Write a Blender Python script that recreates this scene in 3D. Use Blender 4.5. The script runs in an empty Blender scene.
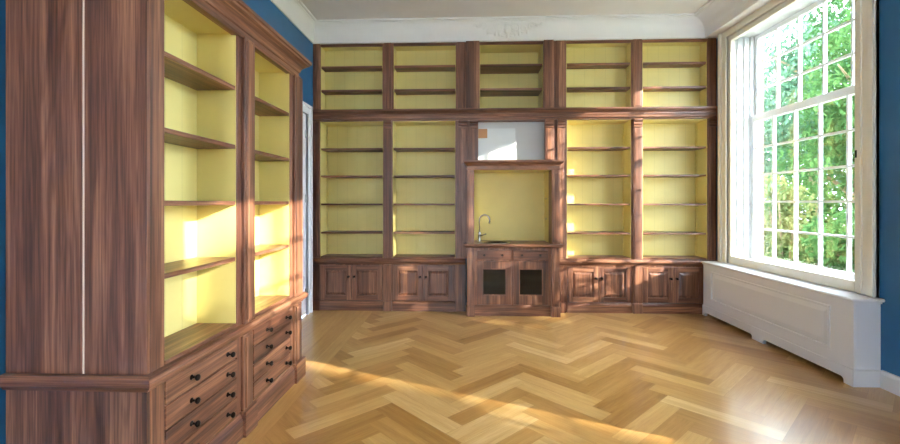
import bpy, bmesh, math, random
from mathutils import Vector, Matrix
random.seed(7)
scene = bpy.context.scene
COL = scene.collection

# ------------------------------------------------------------------ materials
def new_mat(name):
    m = bpy.data.materials.new(name); m.use_nodes = True
    nt = m.node_tree
    b = nt.nodes['Principled BSDF']
    return m, nt, b

def N(nt, t, **kw):
    n = nt.nodes.new(t)
    for k, v in kw.items():
        if k in n.inputs: n.inputs[k].default_value = v
        else: setattr(n, k, v)
    return n

def ramp(nt, stops):
    r = nt.nodes.new('ShaderNodeValToRGB')
    e = r.color_ramp.elements
    while len(e) < len(stops): e.new(0.5)
    for el, (p, c) in zip(e, stops):
        el.position = p; el.color = (*c, 1)
    return r

def mixc(nt, blend, fac, a, b):
    m = nt.nodes.new('ShaderNodeMix'); m.data_type = 'RGBA'; m.blend_type = blend
    for sock, v in ((m.inputs[0], fac), (m.inputs[6], a), (m.inputs[7], b)):
        if hasattr(v, 'links'): nt.links.new(v, sock)
        elif isinstance(v, (tuple, list)): sock.default_value = (*v, 1) if len(v) == 3 else v
        else: sock.default_value = v
    return m.outputs[2]

def math_(nt, op, a, b=None):
    m = nt.nodes.new('ShaderNodeMath'); m.operation = op
    for i, v in enumerate((a, b)):
        if v is None: continue
        if hasattr(v, 'links'): nt.links.new(v, m.inputs[i])
        else: m.inputs[i].default_value = v
    return m.outputs[0]

def plain(name, col, rough=0.5, metal=0.0, bump=0.0, bscale=60.0, var=0.04):
    m, nt, b = new_mat(name)
    b.inputs['Roughness'].default_value = rough; b.inputs['Metallic'].default_value = metal
    tc = N(nt, 'ShaderNodeTexCoord')
    no = N(nt, 'ShaderNodeTexNoise', Scale=bscale * 0.05, Detail=4.0)
    nt.links.new(tc.outputs['Object'], no.inputs['Vector'])
    r = ramp(nt, [(0.3, tuple(c * (1 - var) for c in col)), (0.7, tuple(min(1, c * (1 + var)) for c in col))])
    nt.links.new(no.outputs['Fac'], r.inputs['Fac'])
    nt.links.new(r.outputs['Color'], b.inputs['Base Color'])
    if bump:
        n2 = N(nt, 'ShaderNodeTexNoise', Scale=bscale, Detail=3.0)
        nt.links.new(tc.outputs['Object'], n2.inputs['Vector'])
        bp = N(nt, 'ShaderNodeBump', Strength=bump, Distance=0.002)
        nt.links.new(n2.outputs['Fac'], bp.inputs['Height'])
        nt.links.new(bp.outputs['Normal'], b.inputs['Normal'])
    return m

def wood(name, axis, dark, mid, light, rough=0.38, along=0.4, across=13.0):
    """walnut: broad streaks, ring lines and fine pores, stretched along one axis"""
    m, nt, b = new_mat(name)
    tc = N(nt, 'ShaderNodeTexCoord'); oi = N(nt, 'ShaderNodeObjectInfo')
    off = N(nt, 'ShaderNodeVectorMath', operation='SCALE'); off.inputs['Scale'].default_value = 1.0
    cmb = N(nt, 'ShaderNodeCombineXYZ')
    for i, k in enumerate((13.7, 7.3, 19.1)):
        nt.links.new(math_(nt, 'MULTIPLY', oi.outputs['Random'], k), cmb.inputs[i])
    add = N(nt, 'ShaderNodeVectorMath', operation='ADD')
    nt.links.new(tc.outputs['Object'], add.inputs[0]); nt.links.new(cmb.outputs[0], add.inputs[1])
    def mapped(al, ac):
        mp = N(nt, 'ShaderNodeMapping')
        s = [ac] * 3; s['xyz'.index(axis)] = al
        mp.inputs['Scale'].default_value = s
        nt.links.new(add.outputs[0], mp.inputs['Vector'])
        return mp.outputs[0]
    n1 = N(nt, 'ShaderNodeTexNoise', Scale=1.0, Detail=5.0, Roughness=0.6, Distortion=0.6)
    nt.links.new(mapped(along, across), n1.inputs['Vector'])
    n2 = N(nt, 'ShaderNodeTexNoise', Scale=1.0, Detail=2.0, Roughness=0.5, Distortion=0.3)
    nt.links.new(mapped(along * 0.9, across * 0.45), n2.inputs['Vector'])
    n3 = N(nt, 'ShaderNodeTexNoise', Scale=1.0, Detail=3.0, Roughness=0.7)
    nt.links.new(mapped(2.5, 130.0), n3.inputs['Vector'])
    r1 = ramp(nt, [(0.32, dark), (0.5, mid), (0.68, light)])
    nt.links.new(n1.outputs['Fac'], r1.inputs['Fac'])
    ring = math_(nt, 'SINE', math_(nt, 'MULTIPLY', n2.outputs['Fac'], 85.0))
    ring = math_(nt, 'MULTIPLY', math_(nt, 'ADD', ring, 1.0), 0.5)
    rr = ramp(nt, [(0.0, (0.62, 0.55, 0.52)), (0.45, (1, 1, 1)), (1.0, (1.1, 1.08, 1.05))])
    nt.links.new(ring, rr.inputs['Fac'])
    c = mixc(nt, 'MULTIPLY', 0.6, r1.outputs['Color'], rr.outputs['Color'])
    r3 = ramp(nt, [(0.36, (0.48, 0.43, 0.42)), (0.55, (1, 1, 1)), (0.75, (1.3, 1.26, 1.22))])
    nt.links.new(n3.outputs['Fac'], r3.inputs['Fac'])
    c = mixc(nt, 'MULTIPLY', 0.9, c, r3.outputs['Color'])
    hsv = N(nt, 'ShaderNodeHueSaturation')
    nt.links.new(c, hsv.inputs['Color'])
    nt.links.new(math_(nt, 'ADD', math_(nt, 'MULTIPLY', oi.outputs['Random'], 0.3), 0.85), hsv.inputs['Value'])
    nt.links.new(hsv.outputs['Color'], b.inputs['Base Color'])
    b.inputs['Roughness'].default_value = rough
    bp = N(nt, 'ShaderNodeBump', Strength=0.08, Distance=0.002)
    nt.links.new(n3.outputs['Fac'], bp.inputs['Height']); nt.links.new(bp.outputs['Normal'], b.inputs['Normal'])
    return m

WD, WM, WL = (0.065, 0.026, 0.018), (0.195, 0.080, 0.043), (0.37, 0.178, 0.098)
W = {a: wood('walnut_' + a, a, WD, WM, WL) for a in 'xyz'}

def yellow_boards(name, axis):
    """olive yellow paint on narrow tongue-and-groove boards"""
    m, nt, b = new_mat(name)
    tc = N(nt, 'ShaderNodeTexCoord'); sp = N(nt, 'ShaderNodeSeparateXYZ')
    nt.links.new(tc.outputs['Object'], sp.inputs[0])
    fr = math_(nt, 'FRACT', math_(nt, 'DIVIDE', sp.outputs['XYZ'.index(axis.upper())], 0.135))
    r = ramp(nt, [(0.0, (0, 0, 0)), (0.02, (1, 1, 1)), (0.98, (1, 1, 1)), (1.0, (0, 0, 0))])
    nt.links.new(fr, r.inputs['Fac'])
    no = N(nt, 'ShaderNodeTexNoise', Scale=3.0, Detail=3.0)
    nt.links.new(tc.outputs['Object'], no.inputs['Vector'])
    base = ramp(nt, [(0.3, YE2), (0.7, YE1)])
    nt.links.new(no.outputs['Fac'], base.inputs['Fac'])
    c = mixc(nt, 'MULTIPLY', 0.25, base.outputs['Color'], r.outputs['Color'])
    nt.links.new(c, b.inputs['Base Color'])
    bp = N(nt, 'ShaderNodeBump', Strength=0.25, Distance=0.003)
    nt.links.new(r.outputs['Color'], bp.inputs['Height']); nt.links.new(bp.outputs['Normal'], b.inputs['Normal'])
    b.inputs['Roughness'].default_value = 0.45
    return m
YE1, YE2 = (0.73, 0.62, 0.22), (0.69, 0.585, 0.20)
YX, YY = yellow_boards('yellow_boards_back', 'x'), yellow_boards('yellow_boards_side', 'y')
YP = plain('yellow_paint', (0.71, 0.60, 0.21), 0.45)
WHITE = plain('white_satin_paint', (0.74, 0.75, 0.785), 0.35, bscale=30, var=0.015)
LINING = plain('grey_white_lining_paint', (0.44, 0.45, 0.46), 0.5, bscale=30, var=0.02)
CREAM = plain('cream_window_paint', (0.78, 0.74, 0.64), 0.35, bscale=30, var=0.015)
PLASTER = plain('white_plaster', (0.74, 0.74, 0.735), 0.8, bump=0.05, bscale=90, var=0.015)
CEIL = plain('ceiling_plaster', (0.71, 0.685, 0.66), 0.9, bump=0.05, bscale=90, var=0.02)
BLUE = plain('deep_blue_wall_paint', (0.020, 0.130, 0.29), 0.5, bump=0.08, bscale=120, var=0.05)
BRONZE = plain('dark_bronze', (0.018, 0.014, 0.013), 0.35, 0.85)
CHROME = plain('chrome', (0.42, 0.42, 0.41), 0.2, 1.0, var=0.01)
STEEL = plain('hinge_steel', (0.45, 0.46, 0.47), 0.35, 0.9)
FILLER = plain('pale_joint_filler', (0.72, 0.58, 0.45), 0.7)
BAREWOOD = plain('bare_wood_block', (0.50, 0.25, 0.11), 0.6, var=0.12)
DARKIN = plain('black_cabinet_lining', (0.012, 0.013, 0.014), 0.5)
PANELWHITE = plain('grey_white_panel', (0.60, 0.60, 0.58), 0.55, var=0.03)
PANELLIGHT = plain('light_hatch_panel', (0.72, 0.74, 0.72), 0.5, var=0.03)

def glass_mat(name, tint=(1, 1, 1), ior=1.45, mix=None):
    m = bpy.data.materials.new(name); m.use_nodes = True
    nt = m.node_tree; nt.nodes.clear()
    out = N(nt, 'ShaderNodeOutputMaterial'); t = N(nt, 'ShaderNodeBsdfTransparent'); g = N(nt, 'ShaderNodeBsdfGlossy')
    t.inputs['Color'].default_value = (*tint, 1); g.inputs['Roughness'].default_value = 0.02
    lw = N(nt, 'ShaderNodeLayerWeight', Blend=0.5); mx = N(nt, 'ShaderNodeMixShader')
    p5 = math_(nt, 'POWER', lw.outputs['Facing'], 5.0); r0 = ((ior - 1) / (ior + 1)) ** 2
    fac = math_(nt, 'ADD', math_(nt, 'MULTIPLY', p5, 1 - r0), r0)
    nt.links.new(fac, mx.inputs[0]); nt.links.new(t.outputs[0], mx.inputs[1]); nt.links.new(g.outputs[0], mx.inputs[2])
    nt.links.new(mx.outputs[0], out.inputs['Surface'])
    return m
GLASS = glass_mat('window_glass', (0.97, 0.985, 0.98), 1.3)
DGLASS = glass_mat('cabinet_glass', (0.25, 0.28, 0.28), 1.6)

def oak():
    m, nt, b = new_mat('oak_herringbone')
    uv = N(nt, 'ShaderNodeUVMap', uv_map='grain'); at = N(nt, 'ShaderNodeAttribute', attribute_name='tone')
    def mp(s):
        n = N(nt, 'ShaderNodeMapping'); n.inputs['Scale'].default_value = s
        nt.links.new(uv.outputs[0], n.inputs['Vector']); return n.outputs[0]
    n1 = N(nt, 'ShaderNodeTexNoise', Scale=1.0, Detail=4.0, Roughness=0.6, Distortion=0.8)
    nt.links.new(mp((1.6, 22, 1)), n1.inputs['Vector'])
    n2 = N(nt, 'ShaderNodeTexNoise', Scale=1.0, Detail=3.0, Roughness=0.7)
    nt.links.new(mp((6, 190, 1)), n2.inputs['Vector'])
    r = ramp(nt, [(0.0, (0.32, 0.145, 0.032)), (0.35, (0.47, 0.245, 0.07)), (0.7, (0.59, 0.35, 0.122)), (1.0, (0.72, 0.48, 0.22))])
    v = math_(nt, 'ADD', math_(nt, 'MULTIPLY', at.outputs['Fac'], 0.75), math_(nt, 'MULTIPLY', n1.outputs['Fac'], 0.75))
    nt.links.new(math_(nt, 'SUBTRACT', v, 0.25), r.inputs['Fac'])
    r2 = ramp(nt, [(0.3, (0.8, 0.74, 0.66)), (0.55, (1, 1, 1))])
    nt.links.new(n2.outputs['Fac'], r2.inputs['Fac'])
    c = mixc(nt, 'MULTIPLY', 0.75, r.outputs['Color'], r2.outputs['Color'])
    nt.links.new(c, b.inputs['Base Color'])
    b.inputs['Roughness'].default_value = 0.30
    b.inputs['Coat Weight'].default_value = 0.4; b.inputs['Coat Roughness'].default_value = 0.12
    bp = N(nt, 'ShaderNodeBump', Strength=0.05, Distance=0.001)
    nt.links.new(n2.outputs['Fac'], bp.inputs['Height']); nt.links.new(bp.outputs['Normal'], b.inputs['Normal'])
    return m
OAK = oak()

def brick_mat():
    m, nt, b = new_mat('red_brick')
    tc = N(nt, 'ShaderNodeTexCoord'); mp = N(nt, 'ShaderNodeMapping')
    mp.inputs['Rotation'].default_value = (math.pi / 2, 0, 0)
    nt.links.new(tc.outputs['Object'], mp.inputs['Vector'])
    br = N(nt, 'ShaderNodeTexBrick', Scale=4.5)
    br.inputs['Color1'].default_value = (0.20, 0.085, 0.06, 1); br.inputs['Color2'].default_value = (0.15, 0.065, 0.045, 1)
    br.inputs['Mortar'].default_value = (0.35, 0.33, 0.29, 1)
    nt.links.new(mp.outputs[0], br.inputs['Vector']); nt.links.new(br.outputs['Color'], b.inputs['Base Color'])
    b.inputs['Roughness'].default_value = 0.85
    return m
BRICK = brick_mat()

def leaf_mat(name, c1, c2, trans=0.4):
    m = bpy.data.materials.new(name); m.use_nodes = True
    nt = m.node_tree; nt.nodes.clear()
    out = N(nt, 'ShaderNodeOutputMaterial'); d = N(nt, 'ShaderNodeBsdfDiffuse'); t = N(nt, 'ShaderNodeBsdfTranslucent')
    tc = N(nt, 'ShaderNodeTexCoord'); no = N(nt, 'ShaderNodeTexNoise', Scale=1.3, Detail=4.0)
    nt.links.new(tc.outputs['Object'], no.inputs['Vector'])
    r = ramp(nt, [(0.35, c1), (0.65, c2)]); nt.links.new(no.outputs['Fac'], r.inputs['Fac'])
    nt.links.new(r.outputs['Color'], d.inputs['Color']); nt.links.new(r.outputs['Color'], t.inputs['Color'])
    mx = N(nt, 'ShaderNodeMixShader'); mx.inputs[0].default_value = trans
    nt.links.new(d.outputs[0], mx.inputs[1]); nt.links.new(t.outputs[0], mx.inputs[2]); nt.links.new(mx.outputs[0], out.inputs['Surface'])
    return m
LEAF_A = leaf_mat('leaf_green', (0.025, 0.07, 0.022), (0.08, 0.17, 0.05))
LEAF_B = leaf_mat('leaf_bluish_green', (0.045, 0.11, 0.065), (0.12, 0.22, 0.13))
LEAF_C = leaf_mat('leaf_sunlit_yellow_green', (0.05, 0.105, 0.035), (0.21, 0.205, 0.08))  # yellow tone puts the sunlit garden spots into the leaf colour
BARK = plain('bark', (0.20, 0.14, 0.08), 0.9, bump=0.4, bscale=30, var=0.25)
LAWN = plain('lawn', (0.21, 0.22, 0.13), 0.95, bump=0.4, bscale=40, var=0.3)

# ------------------------------------------------------------------ mesh helpers
class MB:
    """collects shapes in world coordinates, then links them as ONE mesh object"""
    def __init__(s): s.bm = bmesh.new()
    def box(s, x0, x1, y0, y1, z0, z1):
        vs = [s.bm.verts.new(p) for p in ((x0, y0, z0), (x1, y0, z0), (x1, y1, z0), (x0, y1, z0), (x0, y0, z1), (x1, y0, z1), (x1, y1, z1), (x0, y1, z1))]
        for f in ((3, 2, 1, 0), (4, 5, 6, 7), (0, 1, 5, 4), (1, 2, 6, 5), (2, 3, 7, 6), (3, 0, 4, 7)):
            s.bm.faces.new([vs[i] for i in f])
        return s
    def loft(s, rings, closed_ends=True):
        rv = [[s.bm.verts.new(p) for p in r] for r in rings]
        n = len(rv[0])
        for a, b in zip(rv, rv[1:]):
            for i in range(n):
                s.bm.faces.new([a[i], a[(i + 1) % n], b[(i + 1) % n], b[i]])
        if closed_ends:
            s.bm.faces.new(rv[0][::-1]); s.bm.faces.new(rv[-1])
        return s
    def sweep(s, path, prof, only=None):
        """profile (out, z) swept along a plan polyline; 'out' is to the right of the direction of travel, corners mitred"""
        P = [Vector(p) for p in path]; rings = []
        for i, p in enumerate(P):
            a = (P[i] - P[i - 1]).normalized() if i else None
            b = (P[i + 1] - P[i]).normalized() if i < len(P) - 1 else None
            if a is None: a = b
            if b is None: b = a
            na, nb = Vector((a.y, -a.x)), Vector((b.y, -b.x))
            m = (na + nb).normalized(); k = 1 / max(0.2, m.dot(na))
            rings.append([(p.x + m.x * o * k, p.y + m.y * o * k, z) for o, z in prof])
        return s.loft(rings if only is None else rings[only:only + 2])
    def prism(s, poly, axis, a0, a1):
        """polygon extruded along an axis; poly holds the two other coordinates in xyz order"""
        def P(u, v, a): return {'x': (a, u, v), 'y': (u, a, v), 'z': (u, v, a)}[axis]
        return s.loft([[P(u, v, a0) for u, v in poly], [P(u, v, a1) for u, v in poly]])
    def lathe(s, prof, origin, direction, n=14):
        d = Vector(direction).normalized(); u = d.orthogonal().normalized(); w = d.cross(u); o = Vector(origin)
        rings = [[o + d * h + (u * math.cos(2 * math.pi * i / n) + w * math.sin(2 * math.pi * i / n)) * max(r, 1e-4) for i in range(n)] for r, h in prof]
        return s.loft(rings)
    def tube(s, pts, r, n=10):
        P = [Vector(p) for p in pts]; R = r if isinstance(r, (list, tuple)) else [r] * len(P); rings = []; u = None
        for i, p in enumerate(P):
            t = (P[min(i + 1, len(P) - 1)] - P[max(i - 1, 0)]).normalized()
            u = t.orthogonal().normalized() if u is None else (u - t * u.dot(t)).normalized()
            w = t.cross(u)
            rings.append([p + (u * math.cos(2 * math.pi * k / n) + w * math.sin(2 * math.pi * k / n)) * R[i] for k in range(n)])
        return s.loft(rings)
    def ring(s, axis, a0, a1, u0, u1, v0, v1, w):
        """rectangular frame as one closed solid; axis is its thin direction"""
        wl = w if isinstance(w, tuple) else (w, w, w, w)              # u low, u high, v low, v high
        def P(a, u, v): return {'x': (a, u, v), 'y': (u, a, v), 'z': (u, v, a)}[axis]
        O = [(u0, v0), (u1, v0), (u1, v1), (u0, v1)]
        I = [(u0 + wl[0], v0 + wl[2]), (u1 - wl[1], v0 + wl[2]), (u1 - wl[1], v1 - wl[3]), (u0 + wl[0], v1 - wl[3])]
        L = [[s.bm.verts.new(P(a, *p)) for p in q] for a, q in ((a0, O), (a1, O), (a1, I), (a0, I))]
        for A, B in zip(L, L[1:] + L[:1]):
            for i in range(4): s.bm.faces.new([A[i], A[(i + 1) % 4], B[(i + 1) % 4], B[i]])
        return s
    def build(s, name, mat, parent=None, bevel=0.0, smooth=False):
        bmesh.ops.recalc_face_normals(s.bm, faces=s.bm.faces)
        if parent is not None:
            r = parent
            while r.parent: r = r.parent
            bmesh.ops.translate(s.bm, verts=s.bm.verts, vec=-r.location)
        me = bpy.data.meshes.new(name); s.bm.to_mesh(me); s.bm.free()
        me.materials.append(mat)
        if smooth:
            for p in me.polygons: p.use_smooth = True
        o = bpy.data.objects.new(name, me); COL.objects.link(o); o.parent = parent
        if bevel:
            b = o.modifiers.new('edge', 'BEVEL'); b.width = bevel; b.segments = 2; b.limit_method = 'ANGLE'; b.angle_limit = math.radians(40)
        return o

def box(name, mat, parent, *d, bevel=0.0025): return MB().box(*d).build(name, mat, parent, bevel)

def thing(name, label, cat, loc, group=None):
    o = bpy.data.objects.new(name, None); COL.objects.link(o); o.location = loc; o.empty_display_size = 0.1
    o['label'] = label; o['category'] = cat
    if group: o['group'] = group
    return o
def tag(o, label, cat, group=None, kind=None):
    o['label'] = label; o['category'] = cat
    if group: o['group'] = group
    if kind: o['kind'] = kind
    return o
def struct(o, label, cat):
    o['kind'] = 'structure'; o['label'] = label; o['category'] = cat; return o
def sroot(name, label, cat, loc=(0, 0, 0)):
    return struct(thing(name, label, cat, loc), label, cat)

# ------------------------------------------------------------------ the room's measures
XL, XR, YB, YF = -2.02, 3.13, 6.00, -4.20       # side walls, back wall, open end behind the camera
ZC, ZLIP = 3.72, 3.465                          # ceiling, lower edge of the coved cornice
FY = 5.66                                       # front plane of the back bookcases
# window openings in the right wall (y0, y1), z0..z1
WY0, WY1, WZ0, WZ1 = 3.66, 5.38, 0.70, 3.38
VY0, VY1 = 0.10, 1.82
UY0, UY1 = -3.30, -1.58  # unseen opening added to let in more sky light

# ---- floor: every herringbone block is one face of the floor with its own tone
def make_floor():
    bm = bmesh.new(); tone = bm.faces.layers.float.new('tone_face'); uvl = bm.loops.layers.uv.new('grain')
    w, n = 0.14, 5; L = n * w; c45 = math.sqrt(0.5)
    ox, oy = -1.027, 3.355
    x0, x1, y0, y1 = -1.215, XR, YF, YB
    def toW(u, v): return (ox + (u - v) * c45, oy + (u + v) * c45)
    g = 0.0006
    def plank(u0, u1, v0, v1, along_u):
        pts = [toW(*p) for p in ((u0 + g, v0 + g), (u1 - g, v0 + g), (u1 - g, v1 - g), (u0 + g, v1 - g))]
        if max(p[0] for p in pts) < x0 or min(p[0] for p in pts) > x1 or max(p[1] for p in pts) < y0 or min(p[1] for p in pts) > y1: return
        f = bm.faces.new([bm.verts.new((*p, 0)) for p in pts])
        t = min(1, max(0, random.gauss(0.47, 0.27))); f[tone] = t
        ru, rv = random.random() * 40, random.random() * 40
        for lp, (a, b) in zip(f.loops, ((u0, v0), (u1, v0), (u1, v1), (u0, v1))):
            lp[uvl].uv = ((a - u0 + ru, b - v0 + rv) if along_u else (b - v0 + ru, a - u0 + rv))
    for k in range(-70, 90):
        for j in range(-8, 9):
            s = 2 * n * j
            plank((k + s) * w, (k + s + n) * w, k * w, (k + 1) * w, True)
            c = k + s
            plank(c * w, (c + 1) * w, (k - 2 * n + 1) * w, (k - n + 1) * w, False)
    for co, no in (((x0, 0, 0), (-1, 0, 0)), ((x1, 0, 0), (1, 0, 0)), ((0, y0, 0), (0, -1, 0)), ((0, y1, 0), (0, 1, 0))):
        bmesh.ops.bisect_plane(bm, geom=bm.verts[:] + bm.edges[:] + bm.faces[:], plane_co=co, plane_no=no, clear_outer=True)
    # straight border boards along the drawer base, and behind it
    def strip(xa, xb, ya, yb, t):
        f = bm.faces.new([bm.verts.new(p) for p in ((xa, ya, 0), (xb, ya, 0), (xb, yb, 0), (xa, yb, 0))]); f[tone] = t
        r = random.random() * 30
        for lp, (a, b) in zip(f.loops, ((ya, 0), (ya, xb - xa), (yb, xb - xa), (yb, 0))): lp[uvl].uv = (a + r, b + r)
    y = YF
    while y < YB:
        e = min(YB, y + 1.9)
        for xa, xb in ((-1.355, -1.2165), (-1.52, -1.3565), (-1.69, -1.5215), (-1.86, -1.6915), (XL, -1.8615)):
            strip(xa, xb, y, e - 0.001, random.uniform(0.35, 0.6))
        y = e
    # the dark seam bed just under the blocks
    vs = [bm.verts.new(p) for p in ((XL, YF, -0.0015), (XR, YF, -0.0015), (XR, YB, -0.0015), (XL, YB, -0.0015))]
    f = bm.faces.new(vs); f[tone] = 0.0
    bmesh.ops.recalc_face_normals(bm, faces=bm.faces)
    for f in bm.faces:
        if f.normal.z < 0: f.normal_flip()
    me = bpy.data.meshes.new('floor'); bm.to_mesh(me); bm.free()
    src = me.attributes['tone_face']; vals = [0.0] * len(me.polygons); src.data.foreach_get('value', vals)
    me.attributes.remove(src)
    at = me.attributes.new('tone', 'FLOAT', 'FACE'); at.data.foreach_set('value', vals)
    me.materials.append(OAK)
    o = bpy.data.objects.new('floor', me); COL.objects.link(o)
    struct(o, 'oak herringbone parquet floor of the empty room', 'floor')
make_floor()

struct(MB().box(XL - 0.3, XR + 0.45, YF, YB + 0.3, ZC, ZC + 0.2).build('ceiling', CEIL), 'plain pale plaster ceiling above the bookcases', 'ceiling')
struct(MB().box(XL - 0.3, XR + 0.45, YB, YB + 0.3, -0.3, ZC).build('wall_back', BLUE), 'wall behind the built-in bookcases', 'wall')
struct(MB().box(XL - 0.3, -1.4, YF - 0.3, YF, -0.3, ZC).box(-0.2, XR + 0.45, YF - 0.3, YF, -0.3, ZC).box(-1.4, -0.2, YF - 0.3, YF, 3.0, ZC).box(-1.4, -0.2, YF - 0.3, YF, -0.3, 0.3).build('wall_front', PLASTER), 'pale plaster wall facing the bookcases, behind the camera', 'wall')
DZ, DY0, DY1 = 2.50, 4.46, 5.42
struct(MB().box(XL - 0.3, XL, YF, DY0, -0.3, ZC).box(XL - 0.3, XL, DY1, YB, -0.3, ZC).box(XL - 0.3, XL, DY0, DY1, DZ, ZC).build('wall_left', BLUE),
       'dark blue painted wall above the white door', 'wall')

# right wall with two window openings; brick added beyond the room blocks the sun
wr = sroot('wall_right', 'deep blue painted wall beside the tall window', 'wall', (XR, 0, 0))
m = MB()
ys = [YF, VY0, VY1, WY0, WY1, YB]
for a, b in ((YF, UY0), (UY1, VY0), (VY1, WY0), (WY1, YB)): m.box(XR, XR + 0.33, a, b, -0.3, ZC)
for a, b in ((UY0, UY1), (VY0, VY1), (WY0, WY1)):
    m.box(XR, XR + 0.33, a, b, -0.3, WZ0); m.box(XR, XR + 0.33, a, b, WZ1, ZC)
m.build('plaster_face', BLUE, wr)
m = MB()
e = 0.015
for a, b in ((-16.0, UY0 + e), (UY1 - e, VY0 + e), (VY1 - e, WY0 + e), (WY1 - e, YB + 0.6)): m.box(XR + 0.33, XR + 0.375, a, b, -0.8, 5.5)  # long stretch behind the room is added to shade the rear window
for a, b in ((UY0 + e, UY1 - e), (VY0 + e, VY1 - e), (WY0 + e, WY1 - e)):
    m.box(XR + 0.33, XR + 0.375, a, b, -0.8, WZ0 - 0.02); m.box(XR + 0.33, XR + 0.375, a, b, WZ1 + 0.03, 5.5)
m.build('brick_facing', BRICK, wr)

# coved cornice between walls and ceiling
def cove(depth, n=8):
    h = ZC - ZLIP
    pr = [(0.0, ZLIP), (0.018, ZLIP), (0.02, ZLIP + 0.02)]
    for i in range(n + 1):
        t = i / n
        pr.append((0.02 + (depth - 0.05) * (1 - math.cos(t * math.pi / 2)) ** 1.0, ZLIP + 0.025 + (h - 0.055) * math.sin(t * math.pi / 2) ** 0.9))
    pr += [(depth - 0.03, ZC - 0.022), (depth, ZC - 0.02), (depth, ZC), (0.0, ZC)]
    return pr
struct(MB().sweep([(XL, FY), (XR, FY)], cove(0.15)).build('trim_1', PLASTER), 'white coved cornice above the back bookcases', 'cornice')
struct(MB().box(XL, XR, FY + 0.001, YB, ZLIP, ZC).build('trim_5', PLASTER), 'white plaster bulkhead over the back bookcases', 'bulkhead')
struct(MB().sweep([(XL, YF), (XL, FY)], cove(0.10)).build('trim_2', PLASTER), 'white coved cornice over the dark blue wall', 'cornice')
struct(MB().sweep([(XR - 0.14, FY), (XR - 0.14, YF)], cove(0.22)).box(XR - 0.14, XR, YF, FY, ZLIP, ZC).build('trim_3', PLASTER),
       'cream coved cornice over the tall window', 'cornice')

# ------------------------------------------------------------------ window
def make_window(root, y0, y1, detail=True):
    z0, z1 = WZ0, WZ1
    # architrave on the room side: two steps and a raised outer bead
    m = MB(); c = 0.20
    for a, b, p in ((0.05, c, 0.03), (c - 0.045, c, 0.055), (0.05, 0.085, 0.042)):
        m.box(XR - p, XR, y0 - b + 0.02, y0 - a + 0.02, 0.675, z1 + b - 0.05)
        m.box(XR - p, XR, y1 + a - 0.02, y1 + b - 0.02, 0.675, z1 + b - 0.05)
        m.box(XR - p, XR, y0 - a + 0.02, y1 + a - 0.02, z1 + a - 0.05, z1 + b - 0.05)
    m.build('architrave', CREAM, root, 0.004)
    # flat inner frame with one big pane
    m = MB(); i0, i1, fz1 = y0 + 0.025, y1 - 0.02, z1 - 0.055
    x0, x1 = XR - 0.012, XR + 0.04
    m.box(x0, x1, y0 - 0.035, i0, 0.675, z1 + 0.01).box(x0, x1, i1, y1 + 0.035, 0.675, z1 + 0.01)
    m.box(x0, x1, i0, i1, 0.675, 0.765).box(x0, x1, i0, i1, fz1, z1 + 0.01)
    m.build('inner_frame', CREAM, root, 0.004)
    box('inner_pane', GLASS, root, XR + 0.012, XR + 0.017, i0 - 0.01, i1 + 0.01, 0.755, fz1 + 0.01, bevel=0)
    if detail:
        box('catch', BRONZE, root, XR - 0.022, XR - 0.012, i0 - 0.03, i0 - 0.012, 1.76, 1.82)
    # white boarded lining of the reveal
    m = MB(); X0, X1 = XR + 0.04, XR + 0.33
    m.box(X0, X1, y0, y0 + 0.018, z0, z1).box(X0, X1, y1 - 0.018, y1, z0, z1)
    m.box(X0, X1, y0, y1, z1 - 0.018, z1).box(X0, X1, y0, y1, z0, z0 + 0.02)
    for xa, xb in ((X0 + 0.02, X0 + 0.05), (X0 + 0.10, X0 + 0.125), (X0 + 0.17, X0 + 0.20)):
        m.box(xa, xb, y1 - 0.032, y1 - 0.018, z0, z1); m.box(xa, xb, y0 + 0.018, y0 + 0.032, z0, z1)
    m.build('reveal_lining', LINING, root, 0.003)
    # two sliding sashes, the upper one further out
    zm = 2.385
    def sash(name, xc, za, zb, rb, rt, rows, cols=5):
        t = 0.019; ya, yb = y0 + 0.02, y1 - 0.02; st = 0.045
        m = MB()
        m.box(xc - t, xc + t, ya, ya + st, za, zb).box(xc - t, xc + t, yb - st, yb, za, zb)
        m.box(xc - t, xc + t, ya + st, yb - st, za, za + rb).box(xc - t, xc + t, ya + st, yb - st, zb - rt, zb)
        o = m.build('sash', WHITE, root, 0.003)
        m = MB(); gy0, gy1, gz0, gz1 = ya + st, yb - st, za + rb, zb - rt; h = 0.0105
        for i in range(1, cols):
            y = gy0 + (gy1 - gy0) * i / cols; m.box(xc - 0.016, xc + 0.016, y - h, y + h, gz0, gz1)
        for j in range(1, rows):
            z = gz0 + (gz1 - gz0) * j / rows
            m.box(xc - 0.0155, xc + 0.0155, gy0, gy1, z - h, z + h)
        m.build('glazing_bars', WHITE, o)
        box('glazing', GLASS, o, xc - 0.002, xc + 0.002, gy0, gy1, gz0, gz1, bevel=0)
    sash('sash', 3.375, z0 + 0.02, zm + 0.04, 0.06, 0.075, 5)
    sash('sash', 3.416, zm - 0.03, z1 - 0.018, 0.07, 0.05, 3)

w1 = sroot('window_1', 'tall white sash window with garden view above the radiator cover', 'window', (XR, (WY0 + WY1) / 2, WZ0))
make_window(w1, WY0, WY1)
w2 = sroot('window_2', 'second tall sash window further along the blue wall, outside the frame', 'window', (XR, (VY0 + VY1) / 2, WZ0))
make_window(w2, VY0, VY1, False)
w3 = sroot('added_window_3', 'unseen third sash window added along the blue wall for more daylight', 'window', (XR, (UY0 + UY1) / 2, WZ0))  # added out of view to bring sky and bounce light in
make_window(w3, UY0, UY1, False)

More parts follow.
